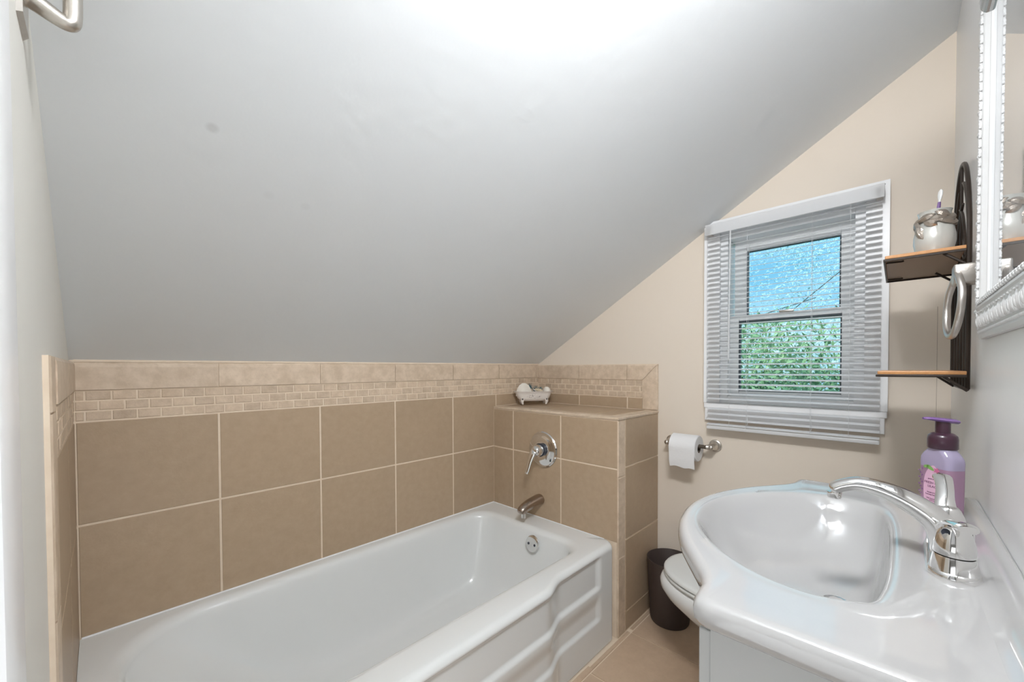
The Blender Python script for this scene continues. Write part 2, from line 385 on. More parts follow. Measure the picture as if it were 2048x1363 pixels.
# ------------------------------------------------------------------ window
win = bpy.data.objects.new('window_1', None); COL.objects.link(win); win['kind'] = 'structure'
def frame_mb(x0, x1, y0, y1, z0, z1, ws, wt, wb, mb=None):
    mb = mb or MB()
    return mb.box(x0, x1, y0, y0+ws, z0, z1).box(x0, x1, y1-ws, y1, z0, z1).box(x0, x1, y0+ws, y1-ws, z1-wt, z1).box(x0, x1, y0+ws, y1-ws, z0, z0+wb)
frame_mb(L-.018, L+.002, -1.583, -.991, .983, 1.762, .058, .05, .003).build('casing', WHITEP, win, smooth=False, bevel=.002)
frame_mb(L-.026, L-.004, -1.587, -.987, .983, 1.767, .012, .012, .0001).build('casing_back_band', WHITEP, win, smooth=False, bevel=.003)
MB().box(L-.024, L+.01, -1.586, -.987, .960, .983).build('window_sill', WHITEP, win, smooth=False, bevel=.003)
MB().box(L-.02, L+.0, -1.580, -.990, .905, .962).build('apron_board', WHITEP, win, smooth=False, bevel=.002)
frame_mb(L, L+.12, HY0-.002, HY1+.002, HZ0-.002, HZ1+.002, .034, .03, .03).build('window_frame', VINYL, win, smooth=False, bevel=.002)
def sash(x0, x1, y0, y1, z0, z1, gy0, gy1, gz0, gz1, gm):
    s = MB().box(x0, x1, y0, gy0, z0, z1).box(x0, x1, gy1, y1, z0, z1).box(x0, x1, gy0, gy1, gz1, z1).box(x0, x1, gy0, gy1, z0, gz0)
    so = s.build('sash', VINYL, win, smooth=False, bevel=.003)
    frame_mb(x0+.006, x1-.006, gy0-.001, gy1+.001, gz0-.001, gz1+.001, .006, .008, .005).build('gasket', GASK, so, smooth=False)
    MB().box((x0+x1)/2-.002, (x0+x1)/2+.002, gy0, gy1, gz0, gz1).build('pane', gm, so, smooth=False)
sash(L+.065, L+.095, -1.495, -1.085, 1.325, 1.69, -1.452, -1.132, 1.352, 1.640, GLU)
sash(L+.030, L+.060, -1.500, -1.075, 1.008, 1.358, -1.459, -1.112, 1.034, 1.336, GLL)
MB().box(L+.022, L+.032, -1.31, -1.26, 1.358, 1.366).build('sash_lock', SILV, win, bevel=.002)

# ------------------------------------------------------------------ blind
BX, BY0, BY1 = 1.858, -1.572, -1.006
blind = thing('window_blind', 'white horizontal slat blind hanging over the small window', 'blind', (BX, -1.29, 1.70))
MB().box(BX-.014, BX+.014, BY0, BY1, 1.706, 1.733).build('headrail', SLATM, blind, smooth=False, bevel=.002)
MB().box(BX-.020, BX-.016, BY0-.002, BY1+.002, 1.700, 1.745).build('valance', SLATM, blind, smooth=False, bevel=.0015)
for ya_ in (BY0+.002, BY1-.020): MB().box(BX-.016, BX+.020, ya_, ya_+.018, 1.703, 1.736).build('bracket', SILV, blind, smooth=False)
tl = math.radians(13)
ring = []
for k in range(7):
    a = -1+2*k/6; ring.append((a*.0122, .0014*(1-a*a)))
def slat_mesh():
    c, s = math.cos(tl), math.sin(tl); top = []; bot = []
    for a, h_ in ring:
        top.append((a*c-(h_+.0003)*s, a*s+(h_+.0003)*c)); bot.append((a*c-(h_-.0003)*s, a*s+(h_-.0003)*c))
    loop = top+bot[::-1]
    return MB().loft([[(x, BY0+.004, z) for x, z in loop], [(x, BY1-.004, z) for x, z in loop]])
sl0 = None
zs = [1.690-.0208*k for k in range(34)]+[.960, .938, .915, .893]
for z_ in zs:
    if sl0 is None:
        m_ = slat_mesh(); m_.v = [v+Vector((BX, 0, z_)) for v in m_.v]; sl0 = m_.build('slat', SLATM, blind, loc=(BX, -1.29, z_), angle=60)
    else:
        s_ = sl0.copy(); COL.objects.link(s_); s_.location = (0, 0, z_-1.70)
MB().box(BX-.012, BX+.012, BY0+.004, BY1-.004, .8725, .886).build('bottom_rail', SLATM, blind, smooth=False, bevel=.003)
for y_ in (-1.487, -1.377, -1.165, -1.10):
    c_ = MB()
    if y_ in (-1.377, -1.165):
        for dx in (-.0128, .0128): c_.tube([(BX+dx, y_, 1.706), (BX+dx, y_, 1.3), (BX+dx, y_+.001, .886)], .0006, 5)
    else: c_.tube([(BX-.0128, y_, 1.706), (BX-.0128, y_, 1.3), (BX-.0128, y_, .886)], .0006, 5)
    c_.build('ladder_cord', SLATM, blind)
for y_ in (-1.377, -1.165):
    c_ = MB(); c_.tube([(BX-.014, y_, .97), (BX-.017, y_-.006, .91), (BX-.016, y_+.004, .888), (BX-.017, y_-.004, .880)], .0008, 5)
    c_.build('pull_cord', SLATM, blind)
MB().tube([(BX-.024, -1.105, 1.700), (BX-.024, -1.103, 1.50), (BX-.024, -1.10, 1.17)], .0028, 8).build('tilt_wand', SLATM, blind)

# ------------------------------------------------------------------ bathtub
def rrect(x0, x1, y0, y1, rad, z, ns=(150, 40, 60, 40), nc=10):
    """rounded rectangle, starts at front-left, counter-clockwise from above. rad: fl, fr, br, bl"""
    fl_, fr_, br_, bl_ = rad; pts = []
    def arc(cx_, cy_, r_, a0):
        for k in range(nc): 
            a = a0+PI/2*k/nc; pts.append(Vector((cx_+r_*math.cos(a), cy_+r_*math.sin(a), z)))
    def seg(ax, ay, bx, by, n_):
        for k in range(n_): t = k/n_; pts.append(Vector((ax+(bx-ax)*t, ay+(by-ay)*t, z)))
    arc(x0+fl_, y0+fl_, fl_, PI); seg(x0+fl_, y0, x1-fr_, y0, ns[0]); arc(x1-fr_, y0+fr_, fr_, -PI/2); seg(x1, y0+fr_, x1, y1-br_, ns[1])
    arc(x1-br_, y1-br_, br_, 0); seg(x1-br_, y1, x0+bl_, y1, ns[2]); arc(x0+bl_, y1-bl_, bl_, PI/2); seg(x0, y1-bl_, x0, y0+fl_, ns[3])
    return pts
def bulge(x): return .034*smooth((1.165-x)/.12)*smooth((x-.36)/.12)
def apron_in(x, z):
    """how far the apron face is set back from the rim at x, z"""
    xr = 1.395+.0; d = .0
    inside = smooth((1.412-x)/.016)*smooth((x-.112)/.016)
    zb1, zb2 = .245, .118
    up_ = smooth((z-zb1)/.020)*smooth((.390-z)/.03)
    lo_ = smooth((z-zb2)/.020)*smooth((zb1-.008-z)/.06+.0)
    return .011*inside*max(up_, lo_*.95)
tub = thing('bathtub', 'white enamelled alcove bathtub with wavy panelled front apron', 'bathtub', (.762, -.38, 0))
rings = []
X0, X1, Yf, Yb = .0004, LB-.001, -.752, -.0005
def outer(z, infl=0, rad=.016):
    pts = rrect(X0, X1, Yf, Yb, (.03, .03, .004, .004), z); o_ = []
    for p in pts:
        wt = smooth((-p.y-.60)/.12)
        q = p.copy(); q.y -= bulge(p.x)*wt; q.y += infl*wt
        o_.append(q)
    return o_
zl = [0.0, .04, .08]+[.10+.004*k for k in range(73)]
for z in zl:
    if z > .379: break
    pts = outer(z)
    for p in pts:
        wt = smooth((-p.y-.72)/.02); p.y += apron_in(p.x, z)*wt
    rings.append(pts)
for a in (0, 15, 30, 45, 60, 75, 90):    # rim roll
    aa = math.radians(a); rings.append(outer(.380+.022*math.sin(aa), .024*(1-math.cos(aa))))
IN = dict(x0=.065, x1=1.408, y0=-.668, y1=-.042)
def inner(d, z, xh=0, xf=0, rads=(.16, .10, .10, .20), dy=None):
    dy = d if dy is None else dy
    return rrect(IN['x0']+d+xh, IN['x1']-d-xf, IN['y0']+dy, IN['y1']-dy, tuple(max(.03, r_-d*.3) for r_ in rads), z)
last = rings[-1]
b0 = inner(-.020, .4018)
for t in (.5, 1): rings.append([p.lerp(q, t) for p, q in zip(last, b0)])
for d, z in ((-.012, .4010), (-.004, .3985), (.003, .394), (.009, .387), (.013, .377), (.016, .362)): rings.append(inner(d, z))
rings.append(inner(.018, .34, .02, .004))
rings.append(inner(.026, .28, .06, .012))
rings.append(inner(.036, .22, .11, .022))
rings.append(inner(.048, .16, .17, .034))
rings.append(inner(.060, .115, .22, .046))
rings.append(inner(.075, .088, .25, .058))
rings.append(inner(.095, .072, .28, .07))
rings.append(inner(.125, .066, .31, .08))
rings.append(inner(.19, .063, .40, .09, dy=.20))
rings.append(inner(.22, .062, .46, .10, dy=.27))
MB().loft(rings).build('tub_body', ENAMEL, tub, angle=70)
# overflow plate
oc = Vector((1.374, -.422, .346)); ax = Vector((-1, 0, .18)).normalized()
MB().lathe([(.030, -.01), (.036, -.002), (.037, .003), (.035, .0075), (.030, .009), (.012, .0085), (.0, .0085)], oc, ax, 40).build('overflow_plate', CHROME, tub)
for s_ in (-1, 1):
    MB().lathe([(.006, 0), (.0055, .0018), (0, .002)], oc+ax*.0085+Vector((0, s_*.018, -.002)), ax, 14).build('screw', BLUEC, tub)
MB().lathe([(.034, 0), (.034, .003), (.03, .005), (0, .004)], (1.21, -.36, .062), (0, 0, 1), 30).build('drain', CHROME, tub)
MB().tube([(LB-.002, -.005, ZR+.001), (LB-.002, -.70, ZR+.0005)], .0022, 8).tube([(0.004, -.0005, ZR+.001), (LB-.002, -.0005, ZR+.001)], .003, 8).build('caulk_line', WHITEP, tub)

# tub valve
vc = Vector((LB, -.360, .742))
vl = thing('shower_valve', 'chrome round valve plate with lever handle on the tiled ledge', 'valve', vc)
MB().lathe([(.070, 0), (.086, .001), (.087, .006), (.082, .011), (.066, .012), (.060, .016), (.040, .018), (0, .018)], vc, (-1, 0, 0), 56).build('plate', CHROME, vl)
MB().lathe([(.031, .015), (.032, .030), (.030, .031), (0, .031)], vc, (-1, 0, 0), 36).build('sleeve', BLUEC, vl)
MB().lathe([(.027, .030), (.0285, .034), (.027, .044), (.0285, .046), (.027, .050), (.026, .064), (.020, .072), (.008, .076), (0, .076)], vc, (-1, 0, 0), 36).build('hub', CHROME, vl)
hp = cat_rom([vc+Vector((-.060, 0, .004)), vc+Vector((-.074, .004, -.010)), vc+Vector((-.086, .012, -.045)), vc+Vector((-.098, .018, -.090)), vc+Vector((-.104, .020, -.104))], 6)
nh = len(hp); MB().tube(hp, [.022-.011*min(1, k/(nh-1)*1.4) for k in range(nh)], 16, flat=.55, upv=(1, 0, .35)).build('lever', CHROME, vl)
MB().box(vc.x-.0125, vc.x-.0115, vc.y-.055, vc.y-.047, vc.z-.052, vc.z-.036).build('index_mark', BLACK, vl, smooth=False)
# tub spout
sc_ = Vector((LB, -.335, .492))
sp = thing('tub_spout', 'dull chrome bathtub spout on the tiled ledge above the tub rim', 'spout', sc_)
path = cat_rom([sc_, sc_+Vector((-.03, 0, 0)), sc_+Vector((-.09, 0, -.008)), sc_+Vector((-.125, 0, -.020)), sc_+Vector((-.138, 0, -.034))], 5)
MB().tube(path, [.030, .030, .030, .0295, .029, .0285, .028, .0275, .027, .0265, .026, .0255, .025, .0245, .024, .0235, .023, .0225, .021, .019, .016][:len(path)], 20, flat=.85, upv=(0, 0, 1)).build('spout_body', BRNICK, sp)
MB().lathe([(.010, 0), (.011, .004), (.010, .028), (0, .028)], sc_+Vector((-.118, 0, -.06)), (0, 0, 1), 16).build('outlet', CHROME, sp)
MB().tube([sc_+Vector((-.055, .0, -.029)), sc_+Vector((-.085, 0, -.031)), sc_+Vector((-.105, 0, -.036))], [.004, .006, .004], 10).build('underside_trim', SILV, sp)

# ------------------------------------------------------------------ vanity
VX0, VX1, ZC = .560, 1.320, .84
van = thing('vanity', 'white vanity cabinet with moulded belly front sink top', 'vanity', (.94, -1.58, 0))
ctr = Vector((.94, -1.48, 0))
outl = [(.560, -1.7345), (.560, -1.60), (.560, -1.50), (.560, -1.440), (.566, -1.424), (.582, -1.417), (.610, -1.415), (.640, -1.404), (.668, -1.386), (.70, -1.364), (.735, -1.341), (.775, -1.320), (.82, -1.302), (.86, -1.291), (.90, -1.284), (.94, -1.282)]
full = outl+[(1.88-x, y) for x, y in outl[::-1][1:]]
full = cat_rom([(x, y, 0) for x, y in full[3:-3]], 6)
poly = [Vector((.560, -1.7345, 0)), Vector((.560, -1.55, 0))]+full+[Vector((1.32, -1.55, 0)), Vector((1.32, -1.7345, 0))]
bas = [(.690, -1.575), (.683, -1.53), (.694, -1.48), (.72, -1.43), (.76, -1.385), (.81, -1.347), (.87, -1.320), (.94, -1.310)]
bas = [(.699, -1.566), (.688, -1.53), (.694, -1.48)]+bas[3:]
bas = bas+[(1.88-x, y) for x, y in bas[::-1][1:]]+[(1.165, -1.588), (1.13, -1.599), (1.06, -1.606), (.94, -1.608), (.82, -1.606), (.75, -1.599), (.715, -1.588)]
basp = cat_rom([(x, y, 0) for x, y in bas+bas[:1]], 6)[:-1]
def ray(poly, a):
    d = Vector((math.cos(a), math.sin(a), 0)); best = None; n_ = len(poly)
    for i in range(n_):
        p = poly[i]-ctr; q = poly[(i+1) % n_]-ctr; e_ = q-p
        den = d.x*e_.y-d.y*e_.x
        if abs(den) < 1e-12: continue
        t = (p.x*e_.y-p.y*e_.x)/den; s_ = (p.x*d.y-p.y*d.x)/den
        if t > 0 and -1e-9 <= s_ <= 1+1e-9 and (best is None or t > best): best = t
    return ctr+d*best
NA = 288
angs = [2*PI*k/NA for k in range(NA)]
# make sure the back corners are hit exactly
for cxy in ((.56, -1.7345), (1.32, -1.7345)):
    a = math.atan2(cxy[1]-ctr.y, cxy[0]-ctr.x) % (2*PI); k = min(range(NA), key=lambda i: abs(angs[i]-a)); angs[k] = a
OU = [ray(poly, a) for a in angs]; IB = [ray(basp, a) for a in angs]
def lerp_ring(t, z, A=None, B=None):
    A = A or IB; B = B or OU
    return [Vector((*(p.lerp(q, t)).xy, z)) for p, q in zip(A, B)]
def inset(P, d, z):
    n_ = len(P); o_ = []
    for i in range(n_):
        t = (P[(i+1) % n_]-P[i-1]); t.z = 0
        t.normalize(); nn_ = Vector((-t.y, t.x, 0))
        q = P[i]+nn_*d
        if P[i].y < -1.73: q.y = P[i].y
        o_.append(Vector((q.x, q.y, z)))
    return o_
rr = []
rr.append(inset(OU, .045, .806)); rr.append(inset(OU, .014, .8065)); rr.append(inset(OU, .006, .809)); rr.append(inset(OU, .0015, .815))
rr.append(inset(OU, 0, .823)); rr.append(inset(OU, .001, .832)); rr.append(inset(OU, .004, .8385)); rr.append(inset(OU, .010, .8425)); rr.append(inset(OU, .017, .843))
base17 = inset(OU, .017, .843)
rr.append([Vector((*p.lerp(q, .35).xy, .8405)) for p, q in zip(base17, IB)])
rr.append([Vector((*p.lerp(q, .7).xy, .840)) for p, q in zip(base17, IB)])
rr.append(inset(IB, -.010, .8405)); rr.append(inset(IB, -.004, .8395)); rr.append(IB and inset(IB, 0, .837)); rr.append(inset(IB, .004, .832))
dc = Vector((.94, -1.535, 0))
for s_, z in ((.955, .824), (.925, .811), (.885, .794), (.83, .775), (.76, .757), (.67, .742), (.56, .730), (.44, .722), (.32, .717), (.18, .714), (.06, .712)):
    rr.append([Vector(((dc+(p-dc)*s_).x, (dc+(p-dc)*s_).y, z)) for p in IB])
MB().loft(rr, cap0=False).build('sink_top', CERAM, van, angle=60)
# backsplash ridge
bs = MB(); prf = [(-1.7345, .835), (-1.7345, .857), (-1.731, .860), (-1.718, .860), (-1.712, .857), (-1.707, .849), (-1.699, .843), (-1.688, .8403), (-1.68, .838)]
bs.loft([[(VX0+.002, a, b_) for a, b_ in prf], [(VX0+.2, a, b_) for a, b_ in prf], [(VX1-.03, a, b_) for a, b_ in prf], [(VX1-.012, a, .835+(b_-.835)*.92) for a, b_ in prf], [(VX1-.003, a, .835+(b_-.835)*.7) for a, b_ in prf]])
bs.build('backsplash', CERAM, van)
def scoop(x):      # top line of the cabinet front, dipping under the bowl
    d_ = abs(x-.94); return .8055-.105*smooth((.285-d_)/.05)
cb = MB().box(.597, .612, -1.733, -1.434, .09, .8055).box(1.268, 1.283, -1.733, -1.434, .09, .8055).box(.612, 1.268, -1.733, -1.720, .09, .79).box(.612, 1.268, -1.72, -1.449, .09, .105)
xs_ = [.612+.656*k/40 for k in range(41)]
cb.loft([[(x, -1.449, .105), (x, -1.434, .09), (x, -1.434, scoop(x)), (x, -1.449, scoop(x))] for x in xs_])
cb.build('cabinet_body', CABW, van, smooth=False)
us = MB(); ru = [inset(OU, .040, .8062)]
for s_, z in ((1.055, .8055), (1.03, .795), (1.0, .780), (.95, .763), (.88, .745), (.79, .731), (.68, .719), (.55, .710), (.40, .704), (.2, .701), (.08, .70)):
    ru.append([Vector(((dc+(p-dc)*s_).x, max(-1.72, (dc+(p-dc)*s_).y), z)) for p in IB])
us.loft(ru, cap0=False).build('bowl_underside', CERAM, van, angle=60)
MB().box(.612, 1.268, -1.733, -1.50, .0, .09).build('toe_kick', CABW, van, smooth=False)
for a, b_, hx in ((.600, .938, .91), (.942, 1.280, .97)):
    xs_ = [a+(b_-a)*k/24 for k in range(25)]
    dm = MB().loft([[(x, -1.4335, .11), (x, -1.418, .11), (x, -1.418, scoop(x)-.02), (x, -1.4335, scoop(x)-.02)] for x in xs_]); d_ = dm.build('door', CABW, van, smooth=False, bevel=.002)
    MB().box(a+.055, b_-.055, -1.419, -1.414, .165, .63).build('raised_panel', CABW, d_, smooth=False, bevel=.002).location = (0, 0, 0)
    kb = MB().lathe([(.006, 0), (.005, .012), (.012, .018), (.013, .024), (0, .028)], (hx, -1.418, .60), (0, 1, 0), 20).build('knob', NICKEL, d_)
# children of a door: doors hang at the vanity origin, so shift
for d_ in [c for c in van.children if c.name.startswith('door')]:
    for c in d_.children: c.data.transform(Matrix.Translation(-Vector(van['_o'])))
MB().lathe([(.021, -.003), (.022, .003), (.020, .005), (.012, .004), (.011, .008), (0, .009)], (.945, -1.535, .713), (0, 0, 1), 30).build('drain_stopper', CHROME, van)

# faucet
FX, FY = .925, -1.671
fa = thing('sink_faucet', 'chrome centerset faucet with arched spout and two lever handles', 'faucet', (FX, FY, ZC))
def stad(hw, hl, z, n_=40, cx_=FX, cy_=FY):
    o_ = []
    for k in range(n_):
        a = 2*PI*k/n_; c, s_ = math.cos(a), math.sin(a)
        o_.append((cx_+(1 if c > 0 else -1)*(hl-hw)+hw*c if abs(c) > 1e-6 else cx_, cy_+hw*s_, z))
    return o_
MB().loft([stad(.027, .080, .8395), stad(.028, .081, .842), stad(.0265, .0795, .848), stad(.020, .070, .854), stad(.012, .05, .856)]).build('base_plate', CHROME, fa, angle=50)
for hx, sg in ((FX-.051, -1), (FX+.051, 1)):
    c = (hx, FY, .842)
    MB().lathe([(.0270, 0), (.0262, .006), (.0235, .018), (.0222, .026), (.0216, .028)], c, (0, 0, 1), 40).build('valve_skirt', CHROME, fa)
    h_ = MB().lathe([(.0205, .0285), (.0222, .030), (.0222, .034), (.0212, .044), (.0185, .056), (.0145, .066), (.0115, .070), (0, .072)], c, (0, 0, 1), 40).build('handle', CHROME, fa)
    if sg < 0:
        pth = cat_rom([(hx+.004, FY+.006, .905), (hx-.006, FY+.004, .914), (hx-.022, FY-.001, .919), (hx-.036, FY-.006, .9215), (hx-.048, FY-.009, .921)], 5)
    else:
        pth = cat_rom([(hx-.002, FY+.002, .902), (hx+.010, FY+.003, .918), (hx+.030, FY+.002, .934), (hx+.050, FY+.003, .946), (hx+.060, FY+.006, .948)], 5)
    k_ = len(pth); MB().tube(pth, [.014-.003*math.sin(PI*i/(k_-1))-(.0035 if i > k_-4 else 0) for i in range(k_)], 14, flat=.5, upv=(0, 0, 1)).build('lever', CHROME, fa)
    MB().lathe([(.005, 0), (.005, .001), (0, .0012)], (hx-.0125, FY+.009, .903), Vector((-1, .6, .35)), 14).build('index_mark', BLUEC, fa)
sp_ = cat_rom([(FX, FY+.002, .846), (FX, FY+.004, .872), (FX-.002, FY+.015, .899), (FX-.003, FY+.040, .920), (FX-.004, FY+.073, .935), (FX-.005, FY+.105, .940), (FX-.006, FY+.128, .933), (FX-.007, FY+.142, .924)], 6)
k_ = len(sp_); rad = [.027-.0140*smooth(i/(k_-1)*1.1) for i in range(k_)]; rad[-2] = .0125; rad[-1] = .0095
MB().tube(sp_, rad, 20, flat=.80, upv=(0, -.6, 1)).build('spout', CHROME, fa)
MB().lathe([(.0095, 0), (.0105, .002), (.0105, .010), (0, .012)], (FX-.007, FY+.138, .9105), (0, 0, 1), 20).build('aerator', CHROME, fa)
MB().tube([(FX, FY-.022, .85), (FX, FY-.022, .892)], .0022, 8).lathe([(.004, 0), (.0045, .004), (0, .009)], (FX, FY-.022, .89), (0, 0, 1), 12).build('lift_rod', CHROME, fa)

# soap bottle
SB = Vector((1.165, -1.675, .8405))
so = thing('soap_bottle', 'lilac foaming hand soap bottle with purple pump on the sink top', 'soap bottle', SB)
aN = math.radians(180-46)      # direction the label faces
fn = Vector((math.cos(aN), math.sin(aN), 0)); fr = Vector((-fn.y, fn.x, 0))   # fr: viewer's left when facing the label is -fr
def srect(hw, hd, r_, z, n_=8):
    pts = []
    for cx_, cy_, a0 in ((hw-r_, hd-r_, 0), (-hw+r_, hd-r_, PI/2), (-hw+r_, -hd+r_, PI), (hw-r_, -hd+r_, 1.5*PI)):
        for k in range(n_+1):
            a = a0+PI/2*k/n_; pts.append(SB+fr*(cx_+r_*math.cos(a))+fn*(cy_+r_*math.sin(a))+Vector((0, 0, z)))
    return pts
H1 = .118
MB().loft([srect(.026, .0155, .010, 0), srect(.0285, .018, .011, .003), srect(.029, .0185, .011, .03), srect(.0297, .0185, .011, .10)]).build('liquid', LIQ, so, angle=60)
MB().loft([srect(.0297, .0185, .011, .1001), srect(.030, .0185, .011, .112), srect(.0293, .018, .011, .119), srect(.026, .0175, .012, .126), srect(.0215, .017, .0135, .132), srect(.0195, .0165, .014, .136), srect(.0185, .016, .014, .140)]).build('bottle_shoulder', BOTG, so, angle=60)
MB().lathe([(.0205, .137), (.0218, .139), (.0216, .156), (.0205, .162), (.016, .1665), (.0125, .1675)], SB, (0, 0, 1), 40).build('collar', PLUM, so)
MB().lathe([(.0112, .166), (.0108, .170), (.0108, .190), (0, .191)], SB, (0, 0, 1), 30).build('pump_stem', PLUM, so)
pdir = Vector((-.55, .83, 0)).normalized(); pr2 = Vector((-pdir.y, pdir.x, 0))
def prow(d, hw, z0, z1, n_=12):
    c = SB+pdir*d; return [c+pr2*(hw*math.cos(2*PI*k/n_))+Vector((0, 0, (z0+z1)/2+(z1-z0)/2*math.sin(2*PI*k/n_))) for k in range(n_)]
MB().loft([prow(-.023, .006, .186, .192), prow(-.021, .011, .1845, .194), prow(-.010, .0145, .186, .1955), prow(.006, .0145, .188, .197), prow(.018, .011, .1905, .198), prow(.026, .008, .192, .198), prow(.031, .006, .1925, .1975), prow(.033, .003, .193, .197)]).build('pump_head', PURPLE, so)
# label, bent flat on the front face
def lab(pts, name, m_, parent, lift=.0006, th=.0004):
    A = [SB+fr*x+fn*(.0185+lift)+Vector((0, 0, z)) for x, z in pts]; B = [p-fn*th for p in A]
    return MB().loft([B, A]).build(name, m_, parent, smooth=False)
# fr points to the viewer's ... (x>0) side
Lp = []
for k in range(48):
    a = 2*PI*k/48; rx = .0185*(1+.06*math.cos(3*a)); rz = .046*(1+.05*math.cos(4*a)); Lp.append((.001+rx*math.cos(a), .056+rz*math.sin(a)))
lb = lab(Lp, 'label', LABEL, so)
def txt(body, size, x, z, m_, name='label_text', flip=1, rotz=0):
    cu = bpy.data.curves.new(name, 'FONT'); cu.body = body; cu.size = size; cu.align_x = 'CENTER'; cu.extrude = .0001
    to = bpy.data.objects.new(name, cu); COL.objects.link(to); dg = bpy.context.evaluated_depsgraph_get()
    me = bpy.data.meshes.new_from_object(to.evaluated_get(dg)); bpy.data.objects.remove(to); bpy.data.curves.remove(cu)
    me.materials.clear(); me.materials.append(m_)
    o = bpy.data.objects.new(name, me); COL.objects.link(o); o.parent = so
    R = Matrix((fr, Vector((0, 0, 1)), fn)).transposed().to_4x4()
    if fr.cross(Vector((0, 0, 1))).dot(fn) < 0: R = Matrix((-fr, Vector((0, 0, 1)), fn)).transposed().to_4x4()
    R = R @ Matrix.Rotation(rotz, 4, 'Z')
    R.translation = fr*x+fn*(.0185+.0008)+Vector((0, 0, z)); o.matrix_local = R; return o
txt('FRESH CUT', .0062, .001, .068, INK); txt('LILACS', .0062, .001, .061, INK)
txt('gentle & clean', .0032, .001, .0765, INK)
txt('Gentle & Clean', .0034, .001, .0500, INK); txt('Foaming Hand Soap', .0034, .001, .0460, INK)
txt('With Essential Oils', .0030, .001, .0385, INK); txt('8.75 fl oz', .0030, .001, .0350, INK)
def leafp(cx_, cz_, l_, w__, a):
    pts = []
    for k in range(12):
        b_ = 2*PI*k/12; x = l_*math.cos(b_); z = w__*math.sin(b_)*(1-.3*math.cos(b_)); pts.append((cx_+x*math.cos(a)-z*math.sin(a), cz_+x*math.sin(a)+z*math.cos(a)))
    return pts
SG = 1 if fr.cross(Vector((0, 0, 1))).dot(fn) > 0 else -1
for cx_, cz_, l_, w__, a in ((-.004, .0985, .008, .0035, -.5), (-.011, .1005, .0055, .0028, .3), (.0145, .086, .007, .0033, -1.3), (.0155, .080, .005, .0028, -1.1)):
    lab(leafp(SG*cx_, cz_, l_, w__, a*SG), 'printed_leaf', LGREEN, so, .0011)
for k in range(5):
    a = 2*PI*k/5; lab(leafp(SG*.008+.0028*math.cos(a), .096+.0028*math.sin(a), .0027, .0016, a), 'printed_petal', FPINK, so, .0014)
for i in range(12):
    lab(leafp(-SG*(.0225+.003*math.sin(i*2.1)), .045+i*.0045, .0022, .0012, i*1.3), 'printed_sprig', FDARK, so, .0007)
    if i < 8: lab(leafp(SG*(.0225+.002*math.sin(i*1.7)), .040+i*.006, .0022, .0010, i*1.9), 'printed_sprig', BOTG, so, .0007)

# ------------------------------------------------------------------ toilet
TX, TYB = 1.535, -W+.003
to = thing('toilet', 'white two-piece toilet with closed lid between vanity and window wall', 'toilet', (TX, -1.35, 0))
def egg(hw, yb, yf, z, n_=56, fl_=0, sq=1.0):
    """oval with rounder front; yb back, yf front"""
    yc = yb+(yf-yb)*.42; o_ = []
    for k in range(n_):
        a = 2*PI*k/n_; c, s_ = math.cos(a), math.sin(a)
        ry = (yf-yc) if s_ > 0 else (yc-yb)
        xx = math.copysign(abs(c)**(.9 if s_ > 0 else .62), c)
        o_.append((TX+hw*xx, yc+ry*s_, z))
    return o_
YF = -.975
MB().loft([egg(.118, -1.56, YF-.28, 0), egg(.120, -1.56, YF-.275, .015), egg(.112, -1.55, YF-.27, .05), egg(.105, -1.53, YF-.255, .13), egg(.110, -1.52, YF-.215, .18), egg(.132, -1.52, YF-.140, .225), egg(.158, -1.53, YF-.055, .270), egg(.176, -1.54, YF-.002, .305), egg(.184, -1.545, YF+.016, .330), egg(.186, -1.545, YF+.018, .350), egg(.183, -1.545, YF+.012, .364), egg(.176, -1.54, YF+.002, .371), egg(.16, -1.54, YF-.03, .372)]).build('bowl', TOILW, to, angle=60)
MB().loft([egg(.172, -1.46, YF-.010, .374), egg(.180, -1.465, YF-.002, .377), egg(.181, -1.465, YF+.000, .384), egg(.177, -1.463, YF-.004, .388), egg(.16, -1.45, YF-.02, .3885)]).build('seat', SEATW, to, angle=60)
MB().loft([egg(.176, -1.468, YF-.004, .3915), egg(.182, -1.47, YF+.002, .3945), egg(.182, -1.47, YF+.002, .401), egg(.178, -1.468, YF-.002, .406), egg(.165, -1.46, YF-.014, .4085), egg(.10, -1.40, YF-.09, .411)]).build('lid', SEATW, to, angle=60)
for s_ in (-1, 1): MB().box(TX+s_*.075-.016, TX+s_*.075+.016, -1.495, -1.462, .371, .405).build('hinge', SEATW, to, bevel=.005)
MB().box(TX-.20, TX+.20, -1.728, -1.555, .375, .70).build('tank', TOILW, to, bevel=.022, seg=4)
MB().box(TX-.21, TX+.21, -1.733, -1.545, .70, .735).build('tank_lid', TOILW, to, bevel=.010, seg=3)
MB().box(TX-.12, TX+.12, -1.60, -1.50, .16, .385).build('tank_shelf', TOILW, to, bevel=.02, seg=3)
MB().tube([(TX+.14, -1.553, .65), (TX+.14, -1.535, .65), (TX+.10, -1.530, .645), (TX+.07, -1.530, .64)], .006, 10).build('flush_lever', CHROME, to)

